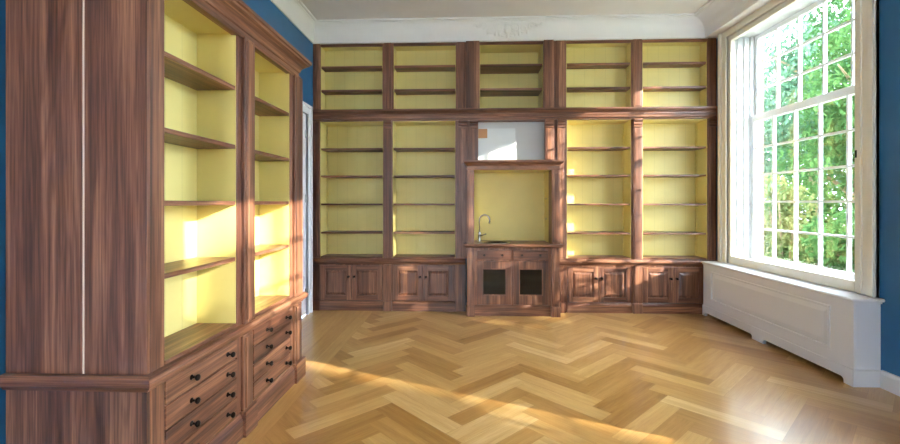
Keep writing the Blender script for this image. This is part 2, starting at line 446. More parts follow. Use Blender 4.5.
w4 = sroot('added_window_4', 'unseen window added in the wall behind the camera for fill light', 'window', (-0.8, YF, 0.3))  # unseen, added as frontal fill for the room
MB().ring('y', YF - 0.16, YF - 0.08, -1.4, -0.2, 0.3, 3.0, 0.08).build('window_frame', WHITE, w4, 0.003)
for x in (-0.8,): box('mullion', WHITE, w4, x - 0.03, x + 0.03, YF - 0.15, YF - 0.09, 0.38, 2.92)
box('transom', WHITE, w4, -1.32, -0.28, YF - 0.15, YF - 0.09, 2.05, 2.11)
box('glazing', GLASS, w4, -1.33, -0.27, YF - 0.122, YF - 0.118, 0.37, 2.93, bevel=0)

# ---- radiator cover with its sill board
CX, CY0, CY1 = 2.93, 3.47, 5.61
rc = thing('radiator_cover', 'white panelled radiator cover below the tall window', 'radiator cover', (XR, (CY0 + CY1) / 2, 0))
def toe_edge(y):
    """lower edge of the skirting: openings with rounded upper corners between three feet"""
    h, r = 0.045, 0.03
    for ya, yb in ((CY0 + 0.075, 4.48), (4.65, CY1 - 0.06)):
        if ya < y < yb:
            d = min(y - ya, yb - y)
            return h if d >= r else h - r + math.sqrt(max(0.0, r * r - (r - d) ** 2))
    return 0.0
PY0, PY1, PZ0, PZ1 = 3.70, 5.44, 0.225, 0.555
m = MB()
m.box(CX, CX + 0.02, CY0, PY0, 0.12, 0.645).box(CX, CX + 0.02, PY1, CY1, 0.12, 0.645)
m.box(CX, CX + 0.02, PY0, PY1, 0.12, PZ0).box(CX, CX + 0.02, PY0, PY1, PZ1, 0.645)
m.build('face_frame', WHITE, rc)
m = MB(); yy = [CY0 - 0.012]
for ya, yb in ((CY0 + 0.075, 4.48), (4.65, CY1 - 0.06)):
    c = [0.0, 0.0005, 0.001, 0.003, 0.007, 0.013, 0.02, 0.03]
    yy += [ya + q for q in c] + [yb - q for q in c[::-1]]
yy.append(CY1)
m.loft([[(CX - 0.012, y, toe_edge(y)), (CX + 0.018, y, toe_edge(y)), (CX + 0.018, y, 0.128), (CX - 0.012, y, 0.128)] for y in yy])
m.box(CX + 0.0185, XR, CY0 - 0.012, CY0 + 0.01, 0.0005, 0.128)
m.build('skirting', WHITE, rc, 0.0)
m = MB()                                                    # raised field with a sloped margin and a bead round it
def frame_yz(m, x0, x1, y0, y1, z0, z1, w):
    m.box(x0, x1, y0, y0 + w, z0, z1).box(x0, x1, y1 - w, y1, z0, z1).box(x0, x1, y0 + w, y1 - w, z0, z0 + w).box(x0, x1, y0 + w, y1 - w, z1 - w, z1)
r_ = lambda x, i: [(x, PY0 + i, PZ0 + i), (x, PY1 - i, PZ0 + i), (x, PY1 - i, PZ1 - i), (x, PY0 + i, PZ1 - i)]
m.loft([r_(CX + 0.03, 0.0), r_(CX + 0.014, 0.0), r_(CX + 0.014, 0.012), r_(CX + 0.003, 0.055), r_(CX + 0.003, 0.06)])
m.build('raised_panel', WHITE, rc)
m = MB(); frame_yz(m, CX - 0.008, CX + 0.016, PY0 - 0.012, PY1 + 0.012, PZ0 - 0.012, PZ1 + 0.012, 0.02); m.build('panel_moulding', WHITE, rc, 0.004)
box('end_panel', WHITE, rc, CX + 0.0205, XR, CY0 + 0.0005, CY0 + 0.02, 0.128, 0.645)
m = MB().sweep([(XR, CY0 - 0.0), (CX, CY0 - 0.0), (CX, CY1)][::-1], [(-0.0, 0.672), (0.028, 0.672), (0.034, 0.664), (0.034, 0.656), (0.026, 0.648), (0.012, 0.645), (0.012, 0.632), (0.0, 0.63)])
m.box(CX, XR, CY0, CY1, 0.646, 0.672)
m.build('sill_board', WHITE, rc)

m = MB().sweep([(XR, CY0 - 0.013), (XR, YF)], [(0, 0), (0.018, 0), (0.018, 0.105), (0.012, 0.13), (0, 0.135)])
struct(m.build('baseboard_right', WHITE), 'white skirting board below the blue wall', 'skirting board')

# ---- white door in the left wall
d1 = sroot('door_1', 'white door with steel hinges beside the back bookcase', 'door', (XL, (DY0 + DY1) / 2, 0))
m = MB()
for a, b, p in ((0.0, 0.12, 0.022), (0.085, 0.12, 0.04), (0.0, 0.025, 0.03)):
    m.box(XL, XL + p, DY0 - b, DY0 - a, 0, DZ + b).box(XL, XL + p, DY1 + a, DY1 + b, 0, DZ + b).box(XL, XL + p, DY0 - a, DY1 + a, DZ + a, DZ + b)
m.box(XL - 0.12, XL, DY0, DY0 + 0.03, 0, DZ).box(XL - 0.12, XL, DY1 - 0.03, DY1, 0, DZ).box(XL - 0.12, XL, DY0, DY1, DZ - 0.03, DZ)
m.build('architrave', WHITE, d1, 0.003)
m = MB(); x0, x1 = XL - 0.045, XL - 0.003; a, b = DY0 + 0.033, DY1 - 0.033
m.box(x0, x1, a, a + 0.11, 0.008, DZ - 0.033).box(x0, x1, b - 0.11, b, 0.008, DZ - 0.033)
for z0, z1 in ((0.008, 0.2), (0.95, 1.08), (DZ - 0.16, DZ - 0.033)): m.box(x0, x1, a + 0.11, b - 0.11, z0, z1)
m.box(x0 + 0.01, x1 - 0.014, a + 0.1, b - 0.1, 0.15, DZ - 0.1)
m.build('door_leaf', WHITE, d1, 0.003)
for z in (0.28, 1.45, 2.25):
    MB().lathe([(0.006, 0), (0.009, 0.003), (0.009, 0.097), (0.006, 0.1)], (XL + 0.006, b + 0.002, z - 0.05), (0, 0, 1), 10).build('hinge', STEEL, d1)
    d1.children[-1]['label'] = 'steel hinge'

# ------------------------------------------------------------------ knobs (one mesh per direction, shared)
def knob_mesh(d):
    m = MB().lathe([(0.0, 0.0), (0.013, 0.0), (0.014, 0.003), (0.010, 0.006), (0.006, 0.009), (0.005, 0.018), (0.008, 0.022), (0.0145, 0.027), (0.0165, 0.033), (0.014, 0.039), (0.008, 0.043), (0.0, 0.044)], (0, 0, 0), d, 14)
    bmesh.ops.recalc_face_normals(m.bm, faces=m.bm.faces)
    me = bpy.data.meshes.new('knob'); m.bm.to_mesh(me); m.bm.free(); me.materials.append(BRONZE)
    for p in me.polygons: p.use_smooth = True
    return me
KY, KX = knob_mesh((0, -1, 0)), knob_mesh((1, 0, 0))
def knob(parent, mesh, pos, s=1.0):
    o = bpy.data.objects.new('knob', mesh); COL.objects.link(o); o.parent = parent
    r = parent
    while r.parent: r = r.parent
    o.location = Vector(pos) - r.location; o.scale = (s, s, s); o['label'] = 'dark round knob'
    return o

# ------------------------------------------------------------------ drawer base and tall bookcase on the left wall
FX = -1.36
LY = [1.81, 1.92, 2.535, 2.73, 3.31, 3.53]           # end stile, bay, pilaster, bay, end pilaster
lb = thing('drawer_base', 'walnut drawer base with two columns of drawers under the tall bookcase', 'drawer unit', ((FX + XL) / 2, 2.67, 0))
X0 = XL + 0.035
m = MB(); m.box(X0, FX - 0.022, LY[0] + 0.02, LY[5], 0.14, 0.60); m.build('carcass', W['z'], lb)
box('end_panel', W['z'], lb, X0, FX - 0.0, LY[0], LY[0] + 0.02, 0.0, 0.60)
for y0, y1 in ((LY[0] + 0.02, LY[1]), (LY[2], LY[3]), (LY[4], LY[5])): box('face_stile', W['z'], lb, FX - 0.022, FX, y0, y1, 0.14, 0.60)
for y0, y1 in ((LY[2] + 0.045, LY[3] - 0.03), (LY[4] + 0.05, LY[5] - 0.03)):
    m = MB().box(FX, FX + 0.018, y0, y1, 0.14, 0.60); m.box(FX + 0.018, FX + 0.026, y0 + 0.02, y1 - 0.02, 0.16, 0.585); m.build('pilaster', W['z'], lb, 0.004)
for (y0, y1), kn in (((LY[1], LY[2]), (2.105, 2.43)), ((LY[3], LY[4]), (2.915, 3.23))):
    for i in range(4):
        z0 = 0.145 + 0.1135 * i
        dr = box('drawer', W['y'], lb, FX - 0.02, FX + 0.004, y0 + 0.004, y1 - 0.004, z0 + 0.003, z0 + 0.1105, bevel=0.003)
        for y in kn: knob(dr, KX, (FX + 0.004, y, z0 + 0.057))
m = MB().sweep([(FX, LY[5]), (FX, LY[0]), (X0, LY[0])][::-1], [(0, 0), (0.022, 0), (0.022, 0.105), (0.012, 0.128), (0.004, 0.142), (0, 0.142)][::-1])
for y0, y1 in ((LY[2] + 0.03, LY[3] - 0.015), (LY[4] + 0.035, LY[5])): m.box(FX, FX + 0.04, y0, y1, 0, 0.15)
m.build('plinth', W['y'], lb, 0.002)
PR = [(-0.03, 0.60), (0.012, 0.60), (0.018, 0.612), (0.036, 0.62), (0.044, 0.632), (0.046, 0.648), (0.040, 0.660), (0.03, 0.668), (-0.03, 0.668)]
mp_ = [(X0, LY[0]), (FX, LY[0]), (FX, LY[5]), (X0 + 0.3, LY[5])]
MB().sweep(mp_, PR, 0).build('end_moulding', W['x'], lb); MB().sweep(mp_, PR, 2).build('end_moulding', W['x'], lb)
m = MB().sweep(mp_, PR, 1)
m.box(X0, FX - 0.02, LY[0] + 0.02, LY[5] - 0.02, 0.60, 0.667)
m.build('top_moulding', W['y'], lb)

tb = thing('bookcase', 'tall two-bay walnut bookcase with yellow back standing on the drawer base', 'bookcase', ((FX + XL) / 2, 2.67, 0.668))
ZT = 2.395; ZB = 0.668; BX = -1.60
box('end_panel', W['z'], tb, X0, -1.6445, LY[0], LY[0] + 0.02, ZB, 2.40, bevel=0.0015)
box('end_panel', W['z'], tb, -1.6345, FX, LY[0], LY[0] + 0.02, ZB, 2.40, bevel=0.0015)
fl = box('joint_strip', FILLER, tb, -1.6447, -1.6343, LY[0] + 0.003, LY[0] + 0.012, ZB, 2.40, bevel=0); fl['label'] = 'pale unfinished joint between the end panels'
m = MB(); m.box(FX - 0.022, FX, LY[0] + 0.02, LY[1], ZB, 2.42); m.build('end_stile', W['z'], tb, 0.002)
for ya, yb in ((LY[2], LY[3]), (LY[4], LY[5])):
    m = MB(); m.box(FX - 0.006, FX, ya, yb, ZB, 2.42)
    p0, p1 = (ya + 0.055, yb - 0.012)
    m.box(FX, FX + 0.020, p0, p1, ZB + 0.0, 2.40)
    m.box(FX + 0.02, FX + 0.026, p0 + 0.02, p1 - 0.02, ZB + 0.02, 2.38)
    m.build('pilaster', W['z'], tb, 0.003)
for i, (ya, yb) in enumerate(((LY[1], LY[2]), (LY[3], LY[4]))):
    box('back_panel', YY, tb, BX - 0.012, BX, ya - 0.03, yb + 0.03, ZB, ZT + 0.02, bevel=0)
    box('side_panel', YP, tb, BX, FX - 0.007, ya - 0.018, ya, ZB, ZT + 0.02, bevel=0)
    box('side_panel', YP, tb, BX, FX - 0.007, yb, yb + 0.018, ZB, ZT + 0.02, bevel=0)
    box('soffit', YP, tb, BX, FX - 0.022, ya, yb, ZT - 0.0, ZT + 0.018, bevel=0)
    box('bottom_shelf', W['y'], tb, BX, FX + 0.002, ya, yb, ZB + 0.0005, ZB + 0.022)
    for z in (2.06, 1.715, 1.385, 1.055):
        box('shelf', W['y'], tb, BX, FX - 0.006, ya + 0.002, yb - 0.002, z, z + 0.024)
box('carcass', W['z'], tb, X0 + 0.005, BX - 0.013, LY[0] + 0.021, LY[5] - 0.002, ZB + 0.001, 2.41)
CP = [(-0.03, 2.385), (0.012, 2.385), (0.018, 2.40), (0.018, 2.425), (0.026, 2.43), (0.030, 2.445), (0.042, 2.465), (0.062, 2.482), (0.082, 2.492), (0.085, 2.505), (0.096, 2.51), (0.098, 2.53), (-0.03, 2.53)]
mp_ = [(X0, LY[0]), (FX, LY[0]), (FX, LY[5] - 0.11), (X0 + 0.3, LY[5] - 0.11)]
MB().sweep(mp_, CP, 0).build('end_moulding', W['x'], tb); MB().sweep(mp_, CP, 2).build('end_moulding', W['x'], tb)
m = MB().sweep(mp_, CP, 1)
m.box(X0, FX - 0.03, LY[0] + 0.03, LY[5] - 0.14, 2.41, 2.528)
m.build('crown_moulding', W['y'], tb)

# ------------------------------------------------------------------ back wall of bookcases
LEDGE0, LEDGE1 = 0.60, 0.682
ENT0, ENT1 = 2.455, 2.592
TOP = 3.462
WH = {0: 'beside the white door', 1: 'second from the white door', 2: 'next to the sink alcove, window side', 3: 'beside the tall window'}

# continuous entablature between the lower and upper cases
EP = [(-0.02, ENT0), (0.02, ENT0), (0.024, ENT0 + 0.018), (0.042, ENT0 + 0.024), (0.046, ENT0 + 0.05), (0.052, ENT0 + 0.058), (0.052, ENT0 + 0.082), (0.066, ENT0 + 0.09), (0.084, ENT0 + 0.112), (0.09, ENT0 + 0.12), (0.09, ENT1), (-0.02, ENT1)]
en = thing('entablature', 'long walnut moulding running across the bookcases below their top shelves', 'moulding', (0.55, FY, ENT0))
m = MB().sweep([(XL + 0.003, FY), (3.118, FY)], EP); m.build('moulding', W['x'], en)
m = MB().box(XL + 0.003, 3.118, FY + 0.02, YB - 0.01, ENT0 + 0.001, ENT1 - 0.001); m.build('top_board', W['x'], en)

# ledge mouldings over the base cabinets
LP = [(-0.02, LEDGE0), (0.006, LEDGE0), (0.012, LEDGE0 + 0.014), (0.03, LEDGE0 + 0.03), (0.042, LEDGE0 + 0.04), (0.044, LEDGE0 + 0.062), (0.038, LEDGE0 + 0.074), (0.03, LEDGE1), (-0.02, LEDGE1)]
for xa, xb, lab in ((XL + 0.003, -0.035, 'walnut ledge over the base cabinets beside the white door'), (1.14, 3.11, 'walnut ledge over the base cabinets beside the window')):
    m = MB().sweep([(xa, FY), (xb, FY)], LP); m.box(xa, xb, FY + 0.02, YB - 0.01, LEDGE0 + 0.001, LEDGE1 - 0.001)
    tag(m.build('ledge', W['x']), lab, 'ledge', 'ledges over the base cabinets')

def raised_door(root, xa, xb, za, zb, y, kx, kz):
    s = 0.062
    y1 = y + 0.022
    d = box('door', W['z'], root, xa + 0.001, xb - 0.001, y1, y1 + 0.006, za + 0.001, zb - 0.001, bevel=0)
    for p, q in ((xa, xa + s), (xb - s, xb)): box('stile', W['z'], d, p, q, y, y1, za, zb, bevel=0.003)
    for p, q in ((za, za + s), (zb - s, zb)): box('rail', W['x'], d, xa + s, xb - s, y, y1, p, q, bevel=0.003)
    xi0, xi1, zi0, zi1 = xa + s, xb - s, za + s, zb - s
    R = lambda yy, i: [(xi0 + i, yy, zi0 + i), (xi1 - i, yy, zi0 + i), (xi1 - i, yy, zi1 - i), (xi0 + i, yy, zi1 - i)]
    MB().loft([R(y1, 0), R(y + 0.016, 0), R(y + 0.016, 0.008), R(y + 0.004, 0.036), R(y + 0.004, 0.04)]).build('panel', W['z'], d)
    knob(d, KY, (kx, y, kz), 0.95)
    return d

bays = [(-1.925, -1.10), (-0.975, -0.165), (1.258, 2.062), (2.205, 3.005)]
doors = [((-1.918, -1.513), (-1.509, -1.107)), ((-0.968, -0.583), (-0.579, -0.19)), ((1.268, 1.654), (1.658, 2.058)), ((2.212, 2.585), (2.589, 2.962))]
base_labels = ['two-door walnut base cabinet beside the white door', 'two-door walnut base cabinet between the door-side base cabinet and the sink cabinet',
               'two-door walnut base cabinet on the window side of the sink cabinet', 'two-door walnut base cabinet in the corner by the radiator cover']
case_labels = ['yellow-backed open bookcase bay standing beside the white door', 'yellow-backed open bookcase bay on the door side of the sink alcove',
               'yellow-backed open bookcase bay with sunlight streaks beside the sink alcove', 'yellow-backed open bookcase bay in the corner beside the window']
top_labels = ['three-tier upper shelf unit above the bookcase beside the white door', 'three-tier upper shelf unit above the shaded bookcase next to the sink alcove',
              'upper shelf unit with thick shelves above the white wall panel', 'three-tier upper shelf unit above the sun-streaked bookcase bay', 'three-tier upper shelf unit in the corner over the window-side bookcase']

for i, ((xa, xb), dd) in enumerate(zip(bays, doors)):
    b = thing('base_cabinet', base_labels[i], 'cabinet', ((xa + xb) / 2, FY, 0), 'base cabinets under the back bookcases')
    box('carcass', W['z'], b, xa, xb, FY + 0.03, YB - 0.01, 0.12, LEDGE0)
    m = MB(); m.box(min(xa, dd[0][0] - 0.006), dd[0][0] - 0.003, FY, FY + 0.03, 0.12, LEDGE0).box(dd[1][1] + 0.003, max(xb, dd[1][1] + 0.006), FY, FY + 0.03, 0.12, LEDGE0)
    m.box(dd[0][0] - 0.003, dd[1][1] + 0.003, FY, FY + 0.03, 0.585, LEDGE0); m.build('face_frame', W['z'], b)
    for k, (da, db) in enumerate(dd):
        raised_door(b, da, db, 0.133, 0.583, FY - 0.004, (db - 0.035) if k == 0 else (da + 0.035), 0.44)
    m = MB().sweep([(xa, FY), (xb, FY)], [(-0.02, 0), (0.016, 0), (0.016, 0.10), (0.008, 0.118), (0.0, 0.128), (-0.02, 0.128)]); m.build('plinth', W['x'], b)

    c = thing('bookcase', case_labels[i], 'bookcase', ((xa + xb) / 2, FY, LEDGE1), 'open bookcase bays along the back wall')
    D = FY + 0.285
    box('back_panel', YX, c, xa, xb, D, D + 0.012, LEDGE1, ENT0 - 0.001, bevel=0)
    box('side_panel', YP, c, xa, xa + 0.005, FY + 0.004, D, LEDGE1, ENT0 - 0.001, bevel=0)
    box('side_panel', YP, c, xb - 0.005, xb, FY + 0.004, D, LEDGE1, ENT0 - 0.001, bevel=0)
    box('bottom_shelf', W['x'], c, xa + 0.005, xb - 0.005, FY + 0.001, D, LEDGE1 + 0.0005, LEDGE1 + 0.016)
    box('soffit', YP, c, xa + 0.005, xb - 0.005, FY + 0.02, D, ENT0 - 0.012, ENT0 - 0.001, bevel=0)
    for z in (2.086, 1.731, 1.364, 0.994):
        box('shelf', W['x'], c, xa + 0.006, xb - 0.006, FY + 0.012, D - 0.001, z, z + 0.022)
    for xx, sgn in ((xa + 0.005, 1), (xb - 0.005, -1)):
        m = MB()
        q0, q1 = sorted((xx, xx + sgn * 0.006))
        m.box(q0, q1, D - 0.05, D - 0.03, LEDGE1 + 0.02, ENT0 - 0.02)
        z = LEDGE1 + 0.06
        while z < ENT0 - 0.06:
            r0, r1 = sorted((xx, xx + sgn * 0.014)); m.box(r0, r1, D - 0.052, D - 0.028, z, z + 0.014); z += 0.045
        m.build('notched_strip', YP, c)
        c.children[-1]['label'] = 'notched shelf support strip'

ubays = [(-1.918, -1.108, 0.16), (-0.962, -0.158, 0.20), (0.15, 0.955, 0.335), (1.25, 2.06, 0.16), (2.205, 3.0, 0.16)]
for i, (xa, xb, dep) in enumerate(ubays):
    u = thing('shelf_unit', top_labels[i], 'shelf unit', ((xa + xb) / 2, FY, ENT1), 'upper shelf units above the entablature')
    D = FY + dep
    box('back_panel', YX, u, xa, xb, D, D + 0.012, ENT1, TOP, bevel=0)
    box('side_panel', YP, u, xa, xa + 0.005, FY + 0.004, D, ENT1, TOP, bevel=0)
    box('side_panel', YP, u, xb - 0.005, xb, FY + 0.004, D, ENT1, TOP, bevel=0)
    box('top_rail', W['x'], u, xa, xb, FY, FY + 0.02, 3.425, TOP)
    box('soffit', YP, u, xa + 0.005, xb - 0.005, FY + 0.02, D, 3.43, TOP - 0.002, bevel=0)
    for z in (3.145, 2.838):
        box('shelf', W['x'], u, xa + 0.006, xb - 0.006, FY + 0.004, D, z, z + 0.03)

# pilasters: (x0, x1, has capital, label words)
def pilaster(x0, x1, lab, cap, z0, z1, y, ped=True, core=None):
    p = thing('pilaster', lab, 'pilaster', ((x0 + x1) / 2, FY, 0 if ped else z0), 'walnut pilasters between the bookcases')
    c0, c1 = core if core else (x0, x1)
    m = MB().box(c0, c1, FY, FY + 0.022, z0, z1)
    m.build('backing_stile', W['z'], p, 0.002)
    m = MB().box(x0, x1, y, FY, z0, z1 - (0.0 if not cap else 0.0)); m.box(x0 + 0.018, x1 - 0.018, y - 0.005, y, z0 + 0.03, z1 - (0.12 if cap else 0.02)); m.build('shaft', W['z'], p, 0.003)
    if cap:
        m = MB(); zc = z1
        pr = [(y, zc - 0.105), (y - 0.014, zc - 0.1), (y - 0.014, zc - 0.082), (y - 0.006, zc - 0.078), (y - 0.006, zc - 0.072), (y - 0.02, zc - 0.066), (y - 0.02, zc - 0.05), (y - 0.01, zc - 0.046), (y - 0.01, zc - 0.04), (y - 0.028, zc - 0.02), (y - 0.03, zc), (y, zc)]
        m.prism(pr, 'x', x0 - 0.002, x1 + 0.002); m.build('capital', W['x'], p)
    if ped:
        m = MB().box(c0, c1, FY, FY + 0.03, 0.0, LEDGE0); m.box(x0, x1, y - 0.002, FY, 0.0, LEDGE0); m.box(x0 + 0.018, x1 - 0.018, y - 0.008, y - 0.002, 0.15, LEDGE0 - 0.02)
        m.box(x0 - 0.006, x1 + 0.006, y - 0.014, FY, 0.0, 0.125); m.build('pedestal', W['z'], p, 0.003)
    return p
PYF = FY - 0.018
low = [(-2.015, -1.93, (-2.017, -1.925), 'lower walnut end pilaster next to the white door', False),
       (-1.083, -0.99, (-1.10, -0.975), 'lower walnut pilaster between the two door-side bookcase bays', True),
       (-0.118, -0.008, (-0.165, 0.0), 'lower walnut pilaster flanking the sink alcove, outer one on the door side', True),
       (0.022, 0.122, (0.0, 0.13), 'lower walnut pilaster touching the white wall panel on its door side', True),
       (0.985, 1.083, (0.977, 1.11), 'lower walnut pilaster touching the white wall panel on its window side', True),
       (1.136, 1.232, (1.11, 1.258), 'sunlit lower walnut pilaster between sink alcove and sun-streaked bookcase', True),
       (2.086, 2.192, (2.062, 2.205), 'lower walnut pilaster between the two window-side bookcase bays', True),
       (3.015, 3.105, (3.005, 3.115), 'lower walnut end pilaster next to the window casing', True)]
for x0, x1, core, lab, cap in low:
    mid = 0.0 < (x0 + x1) / 2 < 1.1
    z0 = 1.92 if mid else LEDGE1
    pilaster(x0, x1, lab, cap, z0, ENT0, PYF, ped=not mid and not (-0.13 < x0 < 0), core=core)
    if -0.13 < x0 < 0:
        o = [q for q in COL.objects if q.get('label') == lab][0]
        MB().box(-0.165, -0.03, FY, FY + 0.03, 0, LEDGE0).build('pedestal', W['z'], o, 0.002)
up = [(-2.015, -1.925, (-2.017, -1.918), 'upper walnut end stile against the dark blue wall'), (-1.083, -0.99, (-1.108, -0.962), 'upper walnut stile between the first two top shelf units'),
      (-0.14, -0.042, (-0.158, -0.028), 'upper walnut stile beside the thick-shelved middle unit, door-side outer one'), (-0.026, 0.145, (-0.028, 0.15), 'upper walnut stile bordering the thick-shelved middle unit on the door side'),
      (0.96, 1.083, (0.955, 1.10), 'upper walnut stile bordering the thick-shelved middle unit on the window side'), (1.12, 1.243, (1.10, 1.25), 'upper walnut stile, window-side outer one of the pair by the middle unit'),
      (2.085, 2.192, (2.06, 2.205), 'sunlit upper walnut stile between the last two top shelf units'), (3.01, 3.11, (3.0, 3.115), 'upper walnut end stile against the window casing')]
for x0, x1, core, lab in up:
    fy_ = FY - 0.042 if 'bordering' in lab else FY - 0.008 if 'outer' in lab else FY - 0.016
    pilaster(x0, x1, lab, False, ENT1, TOP, fy_, ped=False, core=core)

# ------------------------------------------------------------------ sink cabinet, worktop, surround
SY = 5.42
sc_ = thing('sink_cabinet', 'walnut sink cabinet with two drawers and two glass doors', 'cabinet', (0.553, SY, 0))
XA, XB = 0.075, 1.02
m = MB().box(XA, XA + 0.02, SY + 0.06, YB - 0.02, 0, 0.845).box(XB - 0.02, XB, SY + 0.06, YB - 0.02, 0, 0.845).box(XA, XB, YB - 0.04, YB - 0.02, 0, 0.845).box(XA, XB, SY + 0.06, YB - 0.04, 0.1, 0.125).box(XA, XB, SY + 0.06, YB - 0.04, 0.66, 0.69)
m.build('carcass', DARKIN, sc_)
box('inner_shelf', DARKIN, sc_, XA + 0.02, XB - 0.02, SY + 0.12, YB - 0.05, 0.40, 0.415)
FYS = SY + 0.045                                     # recessed face between the pilasters
m = MB()
m.box(XA, 0.11, FYS, FYS + 0.025, 0.12, 0.845).box(0.985, XB, FYS, FYS + 0.025, 0.12, 0.845).box(0.538, 0.557, FYS, FYS + 0.025, 0.12, 0.845)
for z0, z1 in ((0.808, 0.845), (0.674, 0.692)): m.box(0.11, 0.985, FYS, FYS + 0.025, z0, z1)
m.build('face_frame', W['z'], sc_, 0.002)
for xa, xb, kk in ((0.112, 0.536, (0.20, 0.42)), (0.559, 0.983, (0.662, 0.885))):
    dr = box('drawer', W['x'], sc_, xa, xb, FYS - 0.006, FYS + 0.02, 0.694, 0.806, bevel=0.004)
    for k in kk: knob(dr, KY, (k, FYS - 0.006, 0.75), 0.9)
for xa, xb, g0, g1 in ((0.112, 0.536, 0.178, 0.472), (0.559, 0.983, 0.628, 0.922)):
    y0, y1 = FYS - 0.004, FYS + 0.02
    d = MB().ring('y', y0, y1, xa, xb, 0.137, 0.672, (g0 - xa, xb - g1, 0.113, 0.09)).build('glass_door', W['z'], sc_, 0.003)
    MB().ring('y', y0 + 0.004, y1 - 0.002, g0, g1, 0.25, 0.582, 0.012).build('glazing_bead', W['z'], d, 0.003)
    p = box('glass_pane', DGLASS, d, g0 + 0.002, g1 - 0.002, y0 + 0.012, y0 + 0.016, 0.252, 0.58, bevel=0); p['label'] = 'dark glass pane'
for xa, xb in ((-0.013, XA), (XB, 1.12)):
    m = MB().box(xa, xb, SY, SY + 0.205, 0.125, 0.845); m.box(xa + 0.02, xb - 0.02, SY - 0.005, SY, 0.16, 0.82); m.box(xa - 0.006, xb + 0.006, SY - 0.012, SY + 0.205, 0, 0.125)
    m.build('pilaster', W['z'], sc_, 0.003)
m = MB().sweep([(XA, FYS), (XB, FYS)], [(-0.02, 0.0), (0.014, 0), (0.014, 0.105), (0.006, 0.12), (0, 0.132), (-0.02, 0.132)]); m.build('plinth', W['x'], sc_)

wt = thing('worktop', 'walnut worktop with moulded edge carrying the sink', 'worktop', (0.553, SY, 0.846))
m = MB().sweep([(-0.022, FY - 0.05), (-0.022, SY), (1.13, SY), (1.13, FY - 0.05)], [(-0.03, 0.846), (0.006, 0.846), (0.014, 0.856), (0.028, 0.862), (0.032, 0.872), (0.032, 0.884), (0.026, 0.890), (-0.03, 0.890)])
m.build('edge_moulding', W['x'], wt)
m = MB(); m.box(-0.02, 1.128, SY + 0.001, 5.43, 0.847, 0.8895)
bmw = MB()
cx, cy, rad, hr = 0.355, 5.64, 0.19, 0.165
# board with a round cut-out for the bowl
n = 40; outer = []; inner = []
for k in range(n):
    a = 2 * math.pi * k / n; dx, dy = math.cos(a), math.sin(a)
    inner.append((cx + hr * dx, cy + hr * dy))
    x_lo, x_hi, y_lo, y_hi = 0.077, 1.018, 5.43, YB - 0.02
    t = min((((x_hi if dx > 0 else x_lo) - cx) / dx) if abs(dx) > 1e-6 else 9, (((y_hi if dy > 0 else y_lo) - cy) / dy) if abs(dy) > 1e-6 else 9)
    outer.append([cx + t * dx, cy + t * dy])
for X_, Y_ in ((x_lo, y_lo), (x_hi, y_lo), (x_lo, y_hi), (x_hi, y_hi)):
    j = min(range(n), key=lambda q: (outer[q][0] - X_) ** 2 + (outer[q][1] - Y_) ** 2); outer[j] = [X_, Y_]
b_ = m.bm
for z, flip in ((0.8895, False), (0.849, True)):
    iv = [b_.verts.new((*p, z)) for p in inner]; ov = [b_.verts.new((*p, z)) for p in outer]
    for k in range(n):
        q = [ov[k], ov[(k + 1) % n], iv[(k + 1) % n], iv[k]]
        b_.faces.new(q[::-1] if flip else q)
m.build('board', W['x'], wt)

sk = thing('sink', 'small round steel sink bowl let into the walnut worktop', 'sink', (cx, cy, 0.89))
m = MB().lathe([(rad, 0.0), (rad, 0.004), (rad - 0.01, 0.008), (hr - 0.004, 0.006), (hr - 0.012, -0.01), (hr - 0.02, -0.10), (hr - 0.06, -0.13), (0.03, -0.135), (0.03, -0.137), (hr - 0.055, -0.134), (hr - 0.014, -0.102), (hr - 0.004, -0.01), (hr - 0.003, 0.0)], (cx, cy, 0.89), (0, 0, 1), 36)
m.build('bowl', CHROME, sk, smooth=True)
MB().lathe([(0.0, 0), (0.028, 0), (0.028, 0.004), (0.02, 0.005), (0.0, 0.003)], (cx, cy, 0.756), (0, 0, 1), 20).build('drain', STEEL, sk)

fx, fy = 0.145, 5.66
fa = thing('faucet', 'chrome gooseneck faucet beside the round sink', 'faucet', (fx, fy, 0.89))
MB().lathe([(0.0, 0), (0.03, 0), (0.03, 0.006), (0.022, 0.012), (0.02, 0.02), (0.019, 0.09), (0.023, 0.1), (0.023, 0.125), (0.017, 0.135), (0.0, 0.137)], (fx, fy, 0.89), (0, 0, 1), 20).build('body', CHROME, fa, smooth=True)
pts = [(fx, fy, 1.02), (fx, fy, 1.16)]
R = 0.066
for k in range(0, 13):
    a = math.pi - k / 12 * math.pi * 1.08
    pts.append((fx + R + R * math.cos(a), fy - 0.018 * k / 12, 1.175 + R * math.sin(a)))
MB().tube(pts, 0.0095, 12).build('spout', CHROME, fa, smooth=True)
e1 = Vector(pts[-1]); e0 = Vector(pts[-2]); dr_ = (e1 - e0).normalized()
MB().lathe([(0.0, 0), (0.011, 0), (0.0125, 0.004), (0.0125, 0.03), (0.010, 0.034), (0.0, 0.034)], e1 - dr_ * 0.004, dr_, 14).build('aerator', CHROME, fa, smooth=True)
MB().tube([(fx + 0.018, fy, 0.975), (fx + 0.05, fy - 0.01, 0.985), (fx + 0.088, fy - 0.02, 1.0)], [0.009, 0.006, 0.0075], 10).build('lever', CHROME, fa, smooth=True)

